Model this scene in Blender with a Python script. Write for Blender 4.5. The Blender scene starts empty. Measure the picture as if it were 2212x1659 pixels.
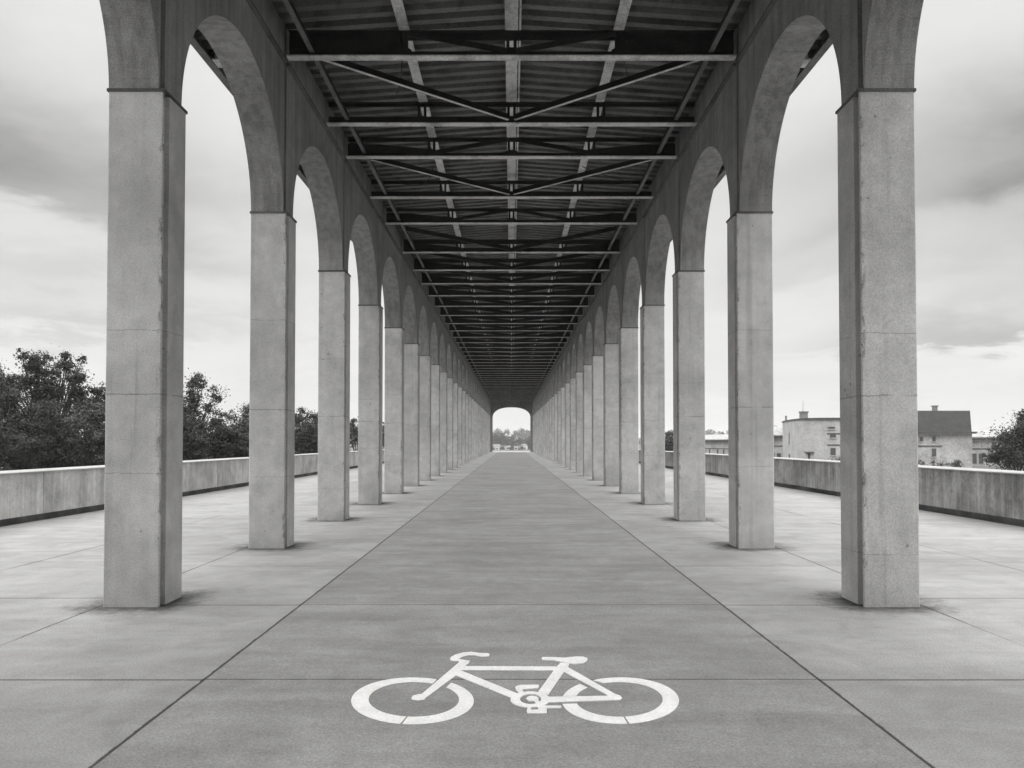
import bpy, math, random
from mathutils import Vector, Matrix, noise as mnoise

random.seed(7)
C = bpy.context.scene.collection
R = math.radians

# ------------------------------------------------------------------ sizes (metres)
EYE = 1.6            # camera height above the deck
P = 4.16             # pier spacing
Y1 = 1.817 * P       # front face of the first pier in view
XI = 3.416           # inner face of the piers
XO = 3.962           # outer face of the piers
PD = 0.524           # pier depth along the walk
ZS = 5.07            # springing of the arches
ZT = 7.96            # top of the arcade walls
RISE = 0.0069        # the canopy climbs slightly towards its far end
K0, K1 = -5, 29      # first and last bay
YE = Y1 + 29 * P     # end wall
XPAR = 9.6           # inner face of the parapets
F = 1677.0 / 2212.0  # focal length / picture width


def px(x, y, Y):
    """point at distance Y seen at (x, y) of the 2212 px wide photograph"""
    return Vector(((x - 1105) / 1677.0 * Y, Y, EYE + (955 - y) / 1677.0 * Y))


def climb(y):
    return RISE * (y - Y1)


# ------------------------------------------------------------------ mesh helpers
class MB:
    def __init__(self):
        self.v = []
        self.f = []

    def add(self, vs, fs):
        n = len(self.v)
        self.v += [tuple(p) for p in vs]
        self.f += [tuple(i + n for i in f) for f in fs]
        return self

    def box(self, x0, x1, y0, y1, z0, z1):
        vs = [(x, y, z) for z in (z0, z1) for y in (y0, y1) for x in (x0, x1)]
        return self.add(vs, [(0, 2, 3, 1), (4, 5, 7, 6), (0, 1, 5, 4), (2, 6, 7, 3), (0, 4, 6, 2), (1, 3, 7, 5)])

    def prism(self, pts, a, b, axis='z'):
        """closed outline extruded from a to b; axis z: (x,y) outline, x: (y,z) outline, y: (x,z) outline"""
        def m(p, t):
            if axis == 'z':
                return (p[0], p[1], t)
            if axis == 'x':
                return (t, p[0], p[1])
            return (p[0], t, p[1])
        area = sum(pts[i][0] * pts[(i + 1) % len(pts)][1] - pts[(i + 1) % len(pts)][0] * pts[i][1] for i in range(len(pts)))
        if area < 0:
            pts = pts[::-1]
        if a > b:
            a, b = b, a
        n = len(pts)
        vs = [m(p, a) for p in pts] + [m(p, b) for p in pts]
        fs = [tuple(range(n))[::-1], tuple(range(n, 2 * n))]
        fs += [(i, (i + 1) % n, n + (i + 1) % n, n + i) for i in range(n)]
        if axis == 'y':
            fs = [f[::-1] for f in fs]
        return self.add(vs, fs)

    def bar(self, p, q, w, h, up=(0, 0, 1)):
        p, q = Vector(p), Vector(q)
        d = (q - p).normalized()
        s = d.cross(Vector(up)).normalized()
        u = s.cross(d)
        vs = []
        for c in (p, q):
            for a, b in ((-1, -1), (1, -1), (1, 1), (-1, 1)):
                vs.append(c + s * (a * w / 2) + u * (b * h / 2))
        return self.add(vs, [(3, 2, 1, 0), (4, 5, 6, 7), (0, 1, 5, 4), (1, 2, 6, 5), (2, 3, 7, 6), (3, 0, 4, 7)])

    def tube(self, pts, radii, n=8):
        rings = []
        for i, p in enumerate(pts):
            p = Vector(p)
            a = Vector(pts[max(i - 1, 0)])
            b = Vector(pts[min(i + 1, len(pts) - 1)])
            d = (b - a).normalized()
            s = d.cross(Vector((0.3, 0.9, 0.1))).normalized()
            u = s.cross(d)
            rings.append([p + (s * math.cos(t) + u * math.sin(t)) * radii[i] for t in [2 * math.pi * k / n for k in range(n)]])
        base = len(self.v)
        for r in rings:
            self.v += [tuple(x) for x in r]
        for i in range(len(rings) - 1):
            for k in range(n):
                a = base + i * n + k
                b = base + i * n + (k + 1) % n
                self.f.append((a, b, b + n, a + n))
        self.f.append(tuple(base + k for k in range(n))[::-1])
        self.f.append(tuple(base + (len(rings) - 1) * n + k for k in range(n)))
        return self

    def build(self, name, mat, parent=None, loc=(0, 0, 0), smooth=False):
        me = bpy.data.meshes.new(name)
        me.from_pydata(self.v, [], self.f)
        me.materials.append(mat)
        if smooth:
            me.polygons.foreach_set('use_smooth', [True] * len(me.polygons))
        me.update()
        o = bpy.data.objects.new(name, me)
        C.objects.link(o)
        o.location = loc
        if parent:
            o.parent = parent
        return o


def tag(o, label=None, cat=None, group=None, kind=None):
    if label:
        o['label'] = label
    if cat:
        o['category'] = cat
    if group:
        o['group'] = group
    if kind:
        o['kind'] = kind
    return o


def thing(name, label, cat, loc=(0, 0, 0), group=None):
    o = bpy.data.objects.new(name, None)
    C.objects.link(o)
    o.location = loc
    o.empty_display_size = 0.3
    return tag(o, label, cat, group, 'thing')


def dup(root, loc, label):
    kids = list(root.children)
    r = root.copy()
    C.objects.link(r)
    r.location = loc
    r['label'] = label
    for ch in kids:
        sub = list(ch.children)
        c = ch.copy()
        C.objects.link(c)
        c.parent = r
        for g in sub:
            d = g.copy()
            C.objects.link(d)
            d.parent = c
    return r


ONES = ['', 'first', 'second', 'third', 'fourth', 'fifth', 'sixth', 'seventh', 'eighth', 'ninth', 'tenth', 'eleventh',
        'twelfth', 'thirteenth', 'fourteenth', 'fifteenth', 'sixteenth', 'seventeenth', 'eighteenth', 'nineteenth']
TENS = {20: ('twentieth', 'twenty'), 30: ('thirtieth', 'thirty'), 40: ('fortieth', 'forty'), 50: ('fiftieth', 'fifty')}


def ordinal(n):
    if n < 20:
        return ONES[n]
    t = n // 10 * 10
    return TENS[t][0] if n == t else TENS[t][1] + '-' + ONES[n - t]


# ------------------------------------------------------------------ materials (black and white world: all greys)
def grey(v, warm=0.012):
    return (v * (1 + warm * 0.4), v, v * (1 - warm), 1)


class NT:
    def __init__(self, name):
        self.m = bpy.data.materials.new(name)
        self.m.use_nodes = True
        self.t = self.m.node_tree
        self.b = self.t.nodes['Principled BSDF']
        self.tc = self.t.nodes.new('ShaderNodeTexCoord')

    def n(self, kind, **kw):
        nd = self.t.nodes.new(kind)
        for k, v in kw.items():
            setattr(nd, k, v)
        return nd

    def link(self, a, b):
        self.t.links.new(a, b)

    def val(self, sock, x):
        if hasattr(x, 'is_linked') or isinstance(x, bpy.types.NodeSocket):
            self.link(x, sock)
        else:
            sock.default_value = x

    def math(self, op, a, b=0.0, clamp=False):
        nd = self.n('ShaderNodeMath', operation=op, use_clamp=clamp)
        self.val(nd.inputs[0], a)
        self.val(nd.inputs[1], b)
        return nd.outputs[0]

    def coords(self, scale=(1, 1, 1), space='Object', shuffle=True):
        out = self.n('ShaderNodeNewGeometry').outputs['Position'] if space == 'World' else self.tc.outputs[space]
        mp = self.n('ShaderNodeVectorMath', operation='MULTIPLY')
        if shuffle:
            oi = self.n('ShaderNodeObjectInfo')
            sc = self.math('MULTIPLY', oi.outputs['Random'], 37.0)
            ad = self.n('ShaderNodeVectorMath', operation='ADD')
            cb = self.n('ShaderNodeCombineXYZ')
            self.link(sc, cb.inputs[0]); self.link(sc, cb.inputs[1]); self.link(sc, cb.inputs[2])
            self.link(out, ad.inputs[0]); self.link(cb.outputs[0], ad.inputs[1])
            out = ad.outputs[0]
        self.link(out, mp.inputs[0])
        mp.inputs[1].default_value = scale
        return mp.outputs[0]

    def noise(self, vec, scale, detail=4, rough=0.55, dist=0.0):
        nd = self.n('ShaderNodeTexNoise')
        self.link(vec, nd.inputs['Vector'])
        nd.inputs['Scale'].default_value = scale
        nd.inputs['Detail'].default_value = detail
        nd.inputs['Roughness'].default_value = rough
        nd.inputs['Distortion'].default_value = dist
        return nd.outputs['Fac']

    def ramp(self, x, a, b, lo=0.0, hi=1.0, smooth=True):
        nd = self.n('ShaderNodeMapRange', interpolation_type='SMOOTHSTEP' if smooth else 'LINEAR')
        self.link(x, nd.inputs['Value'])
        nd.inputs['From Min'].default_value = a
        nd.inputs['From Max'].default_value = b
        nd.inputs['To Min'].default_value = lo
        nd.inputs['To Max'].default_value = hi
        return nd.outputs['Result']

    def finish(self, value, base, rough=0.85, bump=None, bump_str=0.3, bump_dist=0.01, spec=0.3, warm=0.012):
        """value: factor around 1 multiplied on the base grey"""
        mx = self.n('ShaderNodeVectorMath', operation='SCALE')
        mx.inputs[0].default_value = grey(base, warm)[:3]
        self.link(value, mx.inputs['Scale'])
        self.link(mx.outputs[0], self.b.inputs['Base Color'])
        self.b.inputs['Roughness'].default_value = rough
        self.b.inputs['Specular IOR Level'].default_value = spec
        if bump is not None:
            bp = self.n('ShaderNodeBump')
            bp.inputs['Strength'].default_value = bump_str
            bp.inputs['Distance'].default_value = bump_dist
            self.link(bump, bp.inputs['Height'])
            self.link(bp.outputs[0], self.b.inputs['Normal'])
        return self.m

    def z(self, space='Object'):
        s = self.n('ShaderNodeSeparateXYZ')
        out = self.n('ShaderNodeNewGeometry').outputs['Position'] if space == 'World' else self.tc.outputs[space]
        self.link(out, s.inputs[0])
        return s.outputs

    def mul(self, *xs):
        r = xs[0]
        for x in xs[1:]:
            r = self.math('MULTIPLY', r, x)
        return r

    def seam(self, coord, at, width, wob=None):
        """0 on a line at coord = at, 1 elsewhere"""
        d = self.math('SUBTRACT', coord, at)
        if wob is not None:
            d = self.math('ADD', d, wob)
        d = self.math('ABSOLUTE', d)
        return self.ramp(d, width * 0.35, width)


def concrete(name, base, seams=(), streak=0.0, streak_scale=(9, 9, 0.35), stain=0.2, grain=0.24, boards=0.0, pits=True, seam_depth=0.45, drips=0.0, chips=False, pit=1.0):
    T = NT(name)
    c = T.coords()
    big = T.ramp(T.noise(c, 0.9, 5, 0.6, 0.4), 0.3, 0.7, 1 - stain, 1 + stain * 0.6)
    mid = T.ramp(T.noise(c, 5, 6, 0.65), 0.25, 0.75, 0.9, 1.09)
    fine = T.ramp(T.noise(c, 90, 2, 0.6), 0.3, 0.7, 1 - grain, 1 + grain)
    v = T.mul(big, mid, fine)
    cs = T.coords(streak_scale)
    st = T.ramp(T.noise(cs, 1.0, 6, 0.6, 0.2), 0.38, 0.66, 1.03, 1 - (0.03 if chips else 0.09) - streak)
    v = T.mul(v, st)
    if drips:
        # rain streaks that start under the coping and run out at different heights
        wv = T.n('ShaderNodeVectorMath', operation='ADD')
        wn = T.n('ShaderNodeTexNoise')
        T.link(T.coords((1.6, 1.6, 1.6)), wn.inputs['Vector'])
        ws = T.n('ShaderNodeVectorMath', operation='SCALE')
        T.link(wn.outputs['Color'], ws.inputs[0])
        ws.inputs['Scale'].default_value = 0.5
        T.link(T.coords((2.6, 2.6, 0.3)), wv.inputs[0]); T.link(ws.outputs[0], wv.inputs[1])
        dr = T.noise(wv.outputs[0], 1.6, 8, 0.75)
        reach = T.math('ADD', T.math('MULTIPLY', T.z()[2], 0.20), dr)
        v = T.mul(v, T.ramp(reach, 0.50, 0.78, 1.06, 1.0 - drips))
    bh = T.noise(c, 60, 4, 0.6)
    if pits:
        vo = T.n('ShaderNodeTexVoronoi')
        T.link(T.coords((5.5, 5.5, 5.5)), vo.inputs['Vector'])
        vo.inputs['Scale'].default_value = 1
        gate = T.ramp(T.noise(c, 1.1, 2), 0.5, 0.58)
        pit = T.ramp(vo.outputs['Distance'], 0.03 * pit, 0.075 * pit, 0.45, 1.0)
        pit = T.math('ADD', T.math('MULTIPLY', pit, gate), T.math('SUBTRACT', 1.0, gate))
        v = T.mul(v, pit)
    if chips:
        # knocked and stained arrises beside the joint, and two or three water runs
        zz = T.z()
        ox = T.math('SQRT', T.math('ADD', T.math('MULTIPLY', zz[0], zz[0]), T.math('MULTIPLY', zz[1], zz[1])))
        near = T.ramp(ox, 0.015, 0.06, 1.0, 0.0)
        nn = T.ramp(T.noise(T.coords((14, 14, 5)), 1.0, 6, 0.75), 0.52, 0.62)
        v = T.mul(v, T.math('SUBTRACT', 1.0, T.mul(near, nn, 0.55)))
        run = T.ramp(T.noise(T.coords((6, 6, 0.22)), 1.0, 5, 0.6, 0.3), 0.58, 0.7)
        v = T.mul(v, T.math('SUBTRACT', 1.0, T.math('MULTIPLY', run, 0.16)))
        blot = T.ramp(T.noise(T.coords((3.2, 3.2, 2.2)), 1.0, 7, 0.7, 0.8), 0.56, 0.72)
        v = T.mul(v, T.math('SUBTRACT', 1.0, T.math('MULTIPLY', blot, 0.16)))
    z = T.z()
    w = T.math('MULTIPLY', T.math('SUBTRACT', T.noise(c, 3, 5, 0.7), 0.5), 0.06)
    oinf = T.n('ShaderNodeObjectInfo')
    for si, (at, wd) in enumerate(seams):
        # pours never stop at quite the same height
        shift = T.math('MULTIPLY', T.math('SUBTRACT', T.math('FRACT', T.math('MULTIPLY', oinf.outputs['Random'], 7.3 + 5.1 * si)), 0.5), 0.08 if si == 0 else 0.9)
        s = T.seam(T.math('ADD', z[2], shift), at, wd, w)
        broken = T.ramp(T.noise(T.coords((4, 4, 0.5)), 1.0, 3), 0.34, 0.5, 0.1, 1.0)
        f = T.math('SUBTRACT', 1.0, T.mul(T.math('SUBTRACT', 1.0, s), broken, seam_depth))
        v = T.mul(v, f)
    if boards:
        bz = T.math('MULTIPLY', z[2], 7.5)
        fr = T.math('ABSOLUTE', T.math('SUBTRACT', T.math('FRACT', T.math('ADD', bz, T.math('MULTIPLY', w, 5.0))), 0.5))
        broken = T.ramp(T.noise(T.coords((2.5, 2.5, 3)), 1.0, 3), 0.42, 0.6)
        v = T.mul(v, T.math('SUBTRACT', 1.0, T.mul(T.ramp(fr, 0.47, 0.5), broken, boards)))
    return T.finish(v, base, 0.9, bh, 0.25, 0.006)


def steel(name, base, rust=0.5, grain=0.25, rough=0.6, spec=0.35):
    T = NT(name)
    c = T.coords()
    n1 = T.ramp(T.noise(c, 2.2, 6, 0.7, 0.5), 0.42, 0.68, 1.1, 1 - rust)
    n2 = T.ramp(T.noise(c, 40, 4, 0.7), 0.3, 0.7, 1 - grain, 1 + grain)
    vo = T.ramp(T.noise(c, 14, 3, 0.6), 0.62, 0.72, 1.0, 1 - rust * 0.8)
    return T.finish(T.mul(n1, n2, vo), base, rough, T.noise(c, 60, 3), 0.2, 0.004, spec)


M = {}
M['pier'] = concrete('pier_concrete', 0.50, seams=((2.08, 0.010), (3.02, 0.005), (0.93, 0.004)), streak=0.0, stain=0.2, grain=0.16, seam_depth=0.4, chips=True, pit=1.6)
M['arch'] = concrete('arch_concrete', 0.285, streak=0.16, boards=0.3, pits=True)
M['moulding'] = concrete('moulding_concrete', 0.12, stain=0.4, pits=False)
M['parapet'] = concrete('parapet_concrete', 0.52, streak=0.06, streak_scale=(11, 11, 0.9), stain=0.3, drips=0.18)
M['parapet_dirty'] = concrete('dirty_parapet_concrete', 0.40, streak=0.2, streak_scale=(9, 9, 0.8), stain=0.35, drips=0.4)
M['coping'] = concrete('coping_concrete', 0.42, stain=0.1, pits=False)
M['plinth'] = concrete('plinth_stone', 0.13, stain=0.5, grain=0.5)
M['end'] = concrete('end_wall_concrete', 0.17, streak=0.1, pits=False)
M['web'] = steel('dark_paint_steel', 0.025, 0.5)
M['flange'] = steel('worn_grey_steel', 0.58, 0.45)
M['sheet'] = steel('roof_sheet_steel', 0.15, 0.35, 0.2, 0.5)
M['fascia'] = steel('fascia_steel', 0.16, 0.4)
M['cable'] = steel('cable_rubber', 0.02, 0.2)


def deck_material():
    T = NT('deck_concrete')
    g = T.coords((1, 1, 1), 'World', False)
    x, y, z = T.z('World')
    big = T.ramp(T.noise(g, 0.35, 6, 0.6, 0.5), 0.3, 0.7, 0.85, 1.1)
    mid = T.ramp(T.noise(g, 2.2, 7, 0.7, 0.6), 0.3, 0.72, 0.88, 1.08)
    fine = T.ramp(T.noise(g, 75, 3, 0.7), 0.3, 0.7, 0.8, 1.2)
    # broom marks and washed dirt running across the deck
    sw = T.ramp(T.noise(T.coords((0.6, 2.6, 1), 'World', False), 1.0, 7, 0.65, 0.6), 0.36, 0.7, 1.03, 0.89)
    v = T.mul(big, mid, fine, sw)
    ax = T.math('ABSOLUTE', x)
    wob = T.math('MULTIPLY', T.math('SUBTRACT', T.noise(g, 7, 5, 0.75), 0.5), 0.035)
    wob2 = T.math('MULTIPLY', T.math('SUBTRACT', T.noise(g, 1.2, 4, 0.6), 0.5), 0.03)
    def groove(s, k):
        return T.math('SUBTRACT', 1.0, T.math('MULTIPLY', T.math('SUBTRACT', 1.0, s), k))
    v = T.mul(v, groove(T.seam(ax, 2.07, 0.019, wob), 0.85))
    brk = T.ramp(T.noise(T.coords((0.3, 0.3, 1), 'World', False), 1.0, 3), 0.42, 0.56, 0.15, 0.7)
    v = T.mul(v, groove(T.seam(ax, 4.02, 0.016, wob), T.math('MULTIPLY', brk, 1.0)))
    v = T.mul(v, groove(T.seam(ax, 6.35, 0.02, wob), brk))
    # cross joints, offset a little outside the piers
    out = T.ramp(ax, 3.9, 3.95, 0.0, 0.34)
    yy = T.math('SUBTRACT', T.math('SUBTRACT', y, out), 5.26)
    fr = T.math('FRACT', T.math('ADD', T.math('DIVIDE', yy, 2.4), 40.5))
    dd = T.math('ABSOLUTE', T.math('MULTIPLY', T.math('SUBTRACT', fr, 0.5), 2.4))
    dd = T.math('ABSOLUTE', T.math('ADD', dd, wob2)) if False else dd
    s = T.ramp(T.math('ADD', dd, T.math('MULTIPLY', wob, 0.35)), 0.006, 0.017)
    fade = T.ramp(y, 7.8, 12, 0.75, 0.32)
    v = T.mul(v, groove(s, fade))
    blot = T.ramp(T.noise(g, 0.9, 8, 0.72, 1.2), 0.54, 0.74)
    v = T.mul(v, T.math('SUBTRACT', 1.0, T.math('MULTIPLY', blot, 0.2)))
    ck = T.n('ShaderNodeTexVoronoi', feature='DISTANCE_TO_EDGE')
    cw = T.n('ShaderNodeVectorMath', operation='ADD')
    cn = T.n('ShaderNodeTexNoise')
    T.link(T.coords((1.3, 1.3, 1.3), 'World', False), cn.inputs['Vector'])
    cn.inputs['Detail'].default_value = 6
    T.link(T.coords((0.33, 0.33, 0.33), 'World', False), cw.inputs[0]); T.link(cn.outputs['Color'], cw.inputs[1])
    T.link(cw.outputs[0], ck.inputs['Vector'])
    gate = T.ramp(T.noise(g, 0.4, 3), 0.52, 0.6)
    v = T.mul(v, T.math('SUBTRACT', 1.0, T.mul(T.ramp(ck.outputs['Distance'], 0.0012, 0.004, 1.0, 0.0), gate, 0.4)))
    vo = T.n('ShaderNodeTexVoronoi')
    T.link(T.coords((9, 9, 9), 'World', False), vo.inputs['Vector'])
    v = T.mul(v, T.ramp(vo.outputs['Distance'], 0.02, 0.06, 0.75, 1.0))
    # grime round the pier feet, spread wide to paint in the piers' soft shade
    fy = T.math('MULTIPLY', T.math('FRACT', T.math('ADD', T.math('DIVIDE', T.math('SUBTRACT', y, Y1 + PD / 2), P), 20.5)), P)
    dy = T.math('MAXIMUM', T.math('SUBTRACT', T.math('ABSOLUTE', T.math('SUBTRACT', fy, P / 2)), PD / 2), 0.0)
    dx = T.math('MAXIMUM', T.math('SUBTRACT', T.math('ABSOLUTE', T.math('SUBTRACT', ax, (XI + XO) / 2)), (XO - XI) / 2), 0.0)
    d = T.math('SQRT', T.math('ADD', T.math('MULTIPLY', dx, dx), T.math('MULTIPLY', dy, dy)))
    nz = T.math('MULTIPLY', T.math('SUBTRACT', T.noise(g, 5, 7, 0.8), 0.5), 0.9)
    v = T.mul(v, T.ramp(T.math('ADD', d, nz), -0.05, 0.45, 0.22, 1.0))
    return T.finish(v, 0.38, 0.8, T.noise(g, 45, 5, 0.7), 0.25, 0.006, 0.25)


def lane_material():
    T = NT('lane_concrete')
    g = T.coords((1, 1, 1), 'World', False)
    x, y, z = T.z('World')
    big = T.ramp(T.noise(g, 0.5, 6, 0.6, 0.5), 0.3, 0.7, 0.88, 1.08)
    mid = T.ramp(T.noise(g, 3, 7, 0.7, 0.5), 0.3, 0.72, 0.9, 1.08)
    fine = T.ramp(T.noise(g, 80, 3, 0.7), 0.3, 0.7, 0.78, 1.22)
    sw = T.ramp(T.noise(T.coords((0.5, 2.6, 1), 'World', False), 1.0, 7, 0.65, 0.6), 0.38, 0.7, 1.05, 0.84)
    v = T.mul(big, mid, fine, sw)
    wob = T.math('MULTIPLY', T.math('SUBTRACT', T.noise(g, 7, 5, 0.75), 0.5), 0.012)
    yy = T.math('SUBTRACT', y, 5.26)
    fr = T.math('FRACT', T.math('ADD', T.math('DIVIDE', yy, 2.4), 40.5))
    dd = T.math('ABSOLUTE', T.math('MULTIPLY', T.math('SUBTRACT', fr, 0.5), 2.4))
    s = T.ramp(T.math('ADD', dd, wob), 0.004, 0.013)
    fade = T.ramp(y, 7.8, 13, 0.7, 0.2)
    v = T.mul(v, T.math('SUBTRACT', 1.0, T.math('MULTIPLY', T.math('SUBTRACT', 1.0, s), fade)))
    blot = T.ramp(T.noise(g, 1.1, 8, 0.72, 1.2), 0.54, 0.74)
    v = T.mul(v, T.math('SUBTRACT', 1.0, T.math('MULTIPLY', blot, 0.16)))
    vo = T.n('ShaderNodeTexVoronoi')
    T.link(T.coords((11, 11, 11), 'World', False), vo.inputs['Vector'])
    v = T.mul(v, T.ramp(vo.outputs['Distance'], 0.02, 0.06, 0.8, 1.0))
    return T.finish(v, 0.305, 0.8, T.noise(g, 55, 5, 0.7), 0.25, 0.006, 0.25)


def paint_material():
    T = NT('road_paint')
    g = T.coords((1, 1, 1), 'World', False)
    a = T.ramp(T.noise(g, 5, 6, 0.7), 0.3, 0.7, 0.9, 1.05)
    b = T.ramp(T.noise(g, 70, 4, 0.7), 0.3, 0.7, 0.9, 1.08)
    w = T.ramp(T.noise(g, 26, 5, 0.75, 0.6), 0.62, 0.70, 1.0, 0.5)
    return T.finish(T.mul(a, b, w), 0.93, 0.6, T.noise(g, 60, 4), 0.2, 0.003, 0.3)


def leaf_material(name, base, spread=0.5):
    T = NT(name)
    ge = T.n('ShaderNodeNewGeometry')
    r = T.ramp(ge.outputs['Random Per Island'], 0, 1, 1 - spread, 1 + spread, False)
    n = T.ramp(T.noise(T.coords(), 0.9, 3), 0.3, 0.7, 0.7, 1.3)
    m = T.finish(T.mul(r, n), base, 0.55, None, spec=0.25)
    return m


def plain(name, base, var=0.15, scale=2.0, rough=0.85, spec=0.3):
    T = NT(name)
    c = T.coords()
    v = T.mul(T.ramp(T.noise(c, scale, 6, 0.65, 0.3), 0.3, 0.7, 1 - var, 1 + var),
              T.ramp(T.noise(c, scale * 9, 4, 0.7), 0.3, 0.7, 1 - var, 1 + var))
    return T.finish(v, base, rough, None, spec=spec)


def tile_material(name, base):
    T = NT(name)
    x, y, z = T.z()
    rows = T.math('FRACT', T.math('MULTIPLY', z, 4.5))
    cols = T.math('FRACT', T.math('MULTIPLY', x, 3.6))
    v = T.mul(T.ramp(rows, 0.0, 0.3, 0.6, 1.0), T.ramp(cols, 0.0, 0.35, 0.8, 1.0),
              T.ramp(T.noise(T.coords(), 1.3, 6, 0.7), 0.3, 0.7, 0.7, 1.25))
    return T.finish(v, base, 0.8, None)


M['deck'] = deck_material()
M['lane'] = lane_material()
M['paint'] = paint_material()
M['leaf'] = leaf_material('leaf_green_grey', 0.045)
M['leaf_pale'] = leaf_material('leaf_pale_grey', 0.075, 0.6)
M['bark'] = plain('bark', 0.045, 0.4, 6)
M['render'] = plain('house_render', 0.40, 0.16, 0.5)
M['render_old'] = plain('old_house_render', 0.36, 0.22, 0.5)
M['roof_dark'] = tile_material('dark_roof_tiles', 0.04)
M['roof_pale'] = tile_material('pale_roof_tiles', 0.36)
M['trim'] = plain('dark_trim', 0.08, 0.2)
M['pane'] = plain('window_glass', 0.05, 0.1, 2, 0.25, 0.5)
M['frame'] = plain('window_frame_paint', 0.3, 0.1)
M['brick'] = plain('chimney_brick', 0.2, 0.25, 4)
M['metal'] = plain('aerial_metal', 0.2, 0.1)
M['white'] = plain('white_wall', 0.55, 0.08)
M['grass'] = plain('meadow_grass', 0.09, 0.35, 0.25)
M['hill'] = plain('hill_grass', 0.10, 0.3, 0.05)

# ------------------------------------------------------------------ the setting
# ground: one sheet to the horizon, gently uneven
mb = MB()
xs = [-3000, -1200, -500, -220, -120, -80, -60, -45, -30, -15, 0, 15, 30, 45, 60, 80, 120, 220, 500, 1200, 3000]
ys = [-600, -200, -60, -20, 20, 60, 100, 140, 180, 240, 320, 420, 560, 800, 1300, 2200, 4000]
for y in ys:
    for x in xs:
        mb.v.append((x, y, -2.0 + 0.5 * mnoise.noise(Vector((x * 0.013, y * 0.011, 0.4)))))
nx = len(xs)
for j in range(len(ys) - 1):
    for i in range(nx - 1):
        a = j * nx + i
        mb.f.append((a, a + 1, a + 1 + nx, a + nx))
tag(mb.build('ground', M['grass'], smooth=True), kind='structure')

# wooded rise far away
mb = MB()
n0 = 90
for j in range(9):
    t = j / 8
    for i in range(n0 + 1):
        x = -900 + 1800 * i / n0
        ridge = 9.5 + 5 * mnoise.noise(Vector((x * 0.006, 2.0, 0))) + 3 * mnoise.noise(Vector((x * 0.02, 5.0, 0)))
        mb.v.append((x, 560 + 260 * t, -2.6 + max(0, ridge) * math.sin(math.pi * t) ** 0.8))
for j in range(8):
    for i in range(n0):
        a = j * (n0 + 1) + i
        mb.f.append((a, a + 1, a + 2 + n0, a + 1 + n0))
tag(mb.build('hills', M['hill'], smooth=True), kind='structure')

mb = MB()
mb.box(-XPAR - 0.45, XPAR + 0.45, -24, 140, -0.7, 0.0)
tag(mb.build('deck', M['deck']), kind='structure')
mb = MB()
mb.add([(-2.056, -23.9, 0.004), (2.056, -23.9, 0.004), (2.056, YE + 0.3, 0.004), (-2.056, YE + 0.3, 0.004)], [(0, 1, 2, 3)])
tag(mb.build('path', M['lane']), kind='structure')

# ------------------------------------------------------------------ painted bicycle (outline points measured on the deck)
def ground_pt(zx, zy):
    """a point of the painted sign, given on its measuring grid, as deck metres"""
    X = (768 + zx / 2.793) * 0.96
    Y = (1420 + zy / 2.793) * 0.96
    th = R(1.2)
    u = (X - 1105) / 1677.0
    v = (829.5 + 0.0409 * 2212 - Y) / 1677.0
    d = Vector((u, math.cos(th) - v * math.sin(th), math.sin(th) + v * math.cos(th)))
    k = EYE / -d.z
    return (d.x * k, d.y * k)


bike = thing('bicycle_marking', 'white painted bicycle symbol on the grey lane in the foreground', 'road marking', (0, 0, 0))
_lay = [0.0062]


def paint_poly(name, pts, parent=bike, z=None):
    if z is None:
        _lay[0] += 0.0004
        z = _lay[0]
    m = MB()
    m.prism([ground_pt(*p) for p in pts], 0.0045, z)
    return m.build(name, M['paint'], parent)


def arc(cx, cy, rx, ry, a, b, n=44):
    return [(cx + rx * math.cos(R(a + (b - a) * i / n)), cy - ry * math.sin(R(a + (b - a) * i / n))) for i in range(n + 1)]


def ring(name, outs, ins, spans, parent=bike):
    m = MB()
    _lay[0] += 0.0004
    for (oa, ob, ia, ib) in spans:
        o = arc(*outs, oa, ob)
        i = arc(*ins, ia, ib)
        m.prism([ground_pt(*p) for p in o + i[::-1]], 0.0045, _lay[0])
    return m.build(name, M['paint'], parent)


ring('wheel', (447.5, 444.5, 385.5, 147.5), (456, 435.5, 284, 109.5),
     [(66.7, 258.2, 65.9, 260.2), (260.4, 411, 262.4, 404)])
ring('wheel', (1755, 443.5, 368, 146.5), (1746.5, 435.5, 273.5, 109.5),
     [(134, 169, 137, 168), (188, 276.8, 194, 275.5), (279, 478, 277.7, 470.7)])
paint_poly('fork', [(440, 428), (450, 412), (485, 403), (505, 402), (740, 202), (735, 190), (745, 182), (808, 192), (800, 207),
                    (775, 225), (752, 258), (712, 290), (530, 425), (522, 437), (480, 442), (445, 437)])
paint_poly('handlebar', [(683, 182), (690, 168), (720, 152), (765, 140), (815, 136), (870, 143), (925, 145), (933, 154), (925, 165),
                         (880, 166), (835, 158), (795, 158), (757, 168), (740, 180), (745, 186), (735, 194), (705, 194), (688, 190)])
fr = paint_poly('frame', [(775, 226), (1352, 229), (1340, 254), (748, 251), (760, 238)])
paint_poly('down_tube', [(752, 254), (1112, 402), (1065, 425), (722, 285)], fr)
paint_poly('seat_tube', [(1345, 240), (1378, 206), (1432, 212), (1425, 236), (1400, 262), (1300, 408), (1236, 392)], fr)
paint_poly('seat_stay', [(1423, 233), (1715, 400), (1755, 416), (1766, 430), (1740, 436), (1680, 413), (1398, 262)], fr)
paint_poly('chain_stay', [(1295, 422), (1680, 415), (1752, 415), (1766, 429), (1750, 441), (1295, 457)], fr)
paint_poly('saddle', [(1258, 180), (1265, 171), (1330, 171), (1400, 175), (1480, 167), (1520, 168), (1548, 178), (1545, 195),
                      (1520, 208), (1470, 214), (1430, 210), (1390, 203), (1330, 190), (1265, 188)])
ring('chainring', (1187, 439, 124, 50), (1190, 437, 67, 32), [(0, 359.9, 0, 359.9)])
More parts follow.
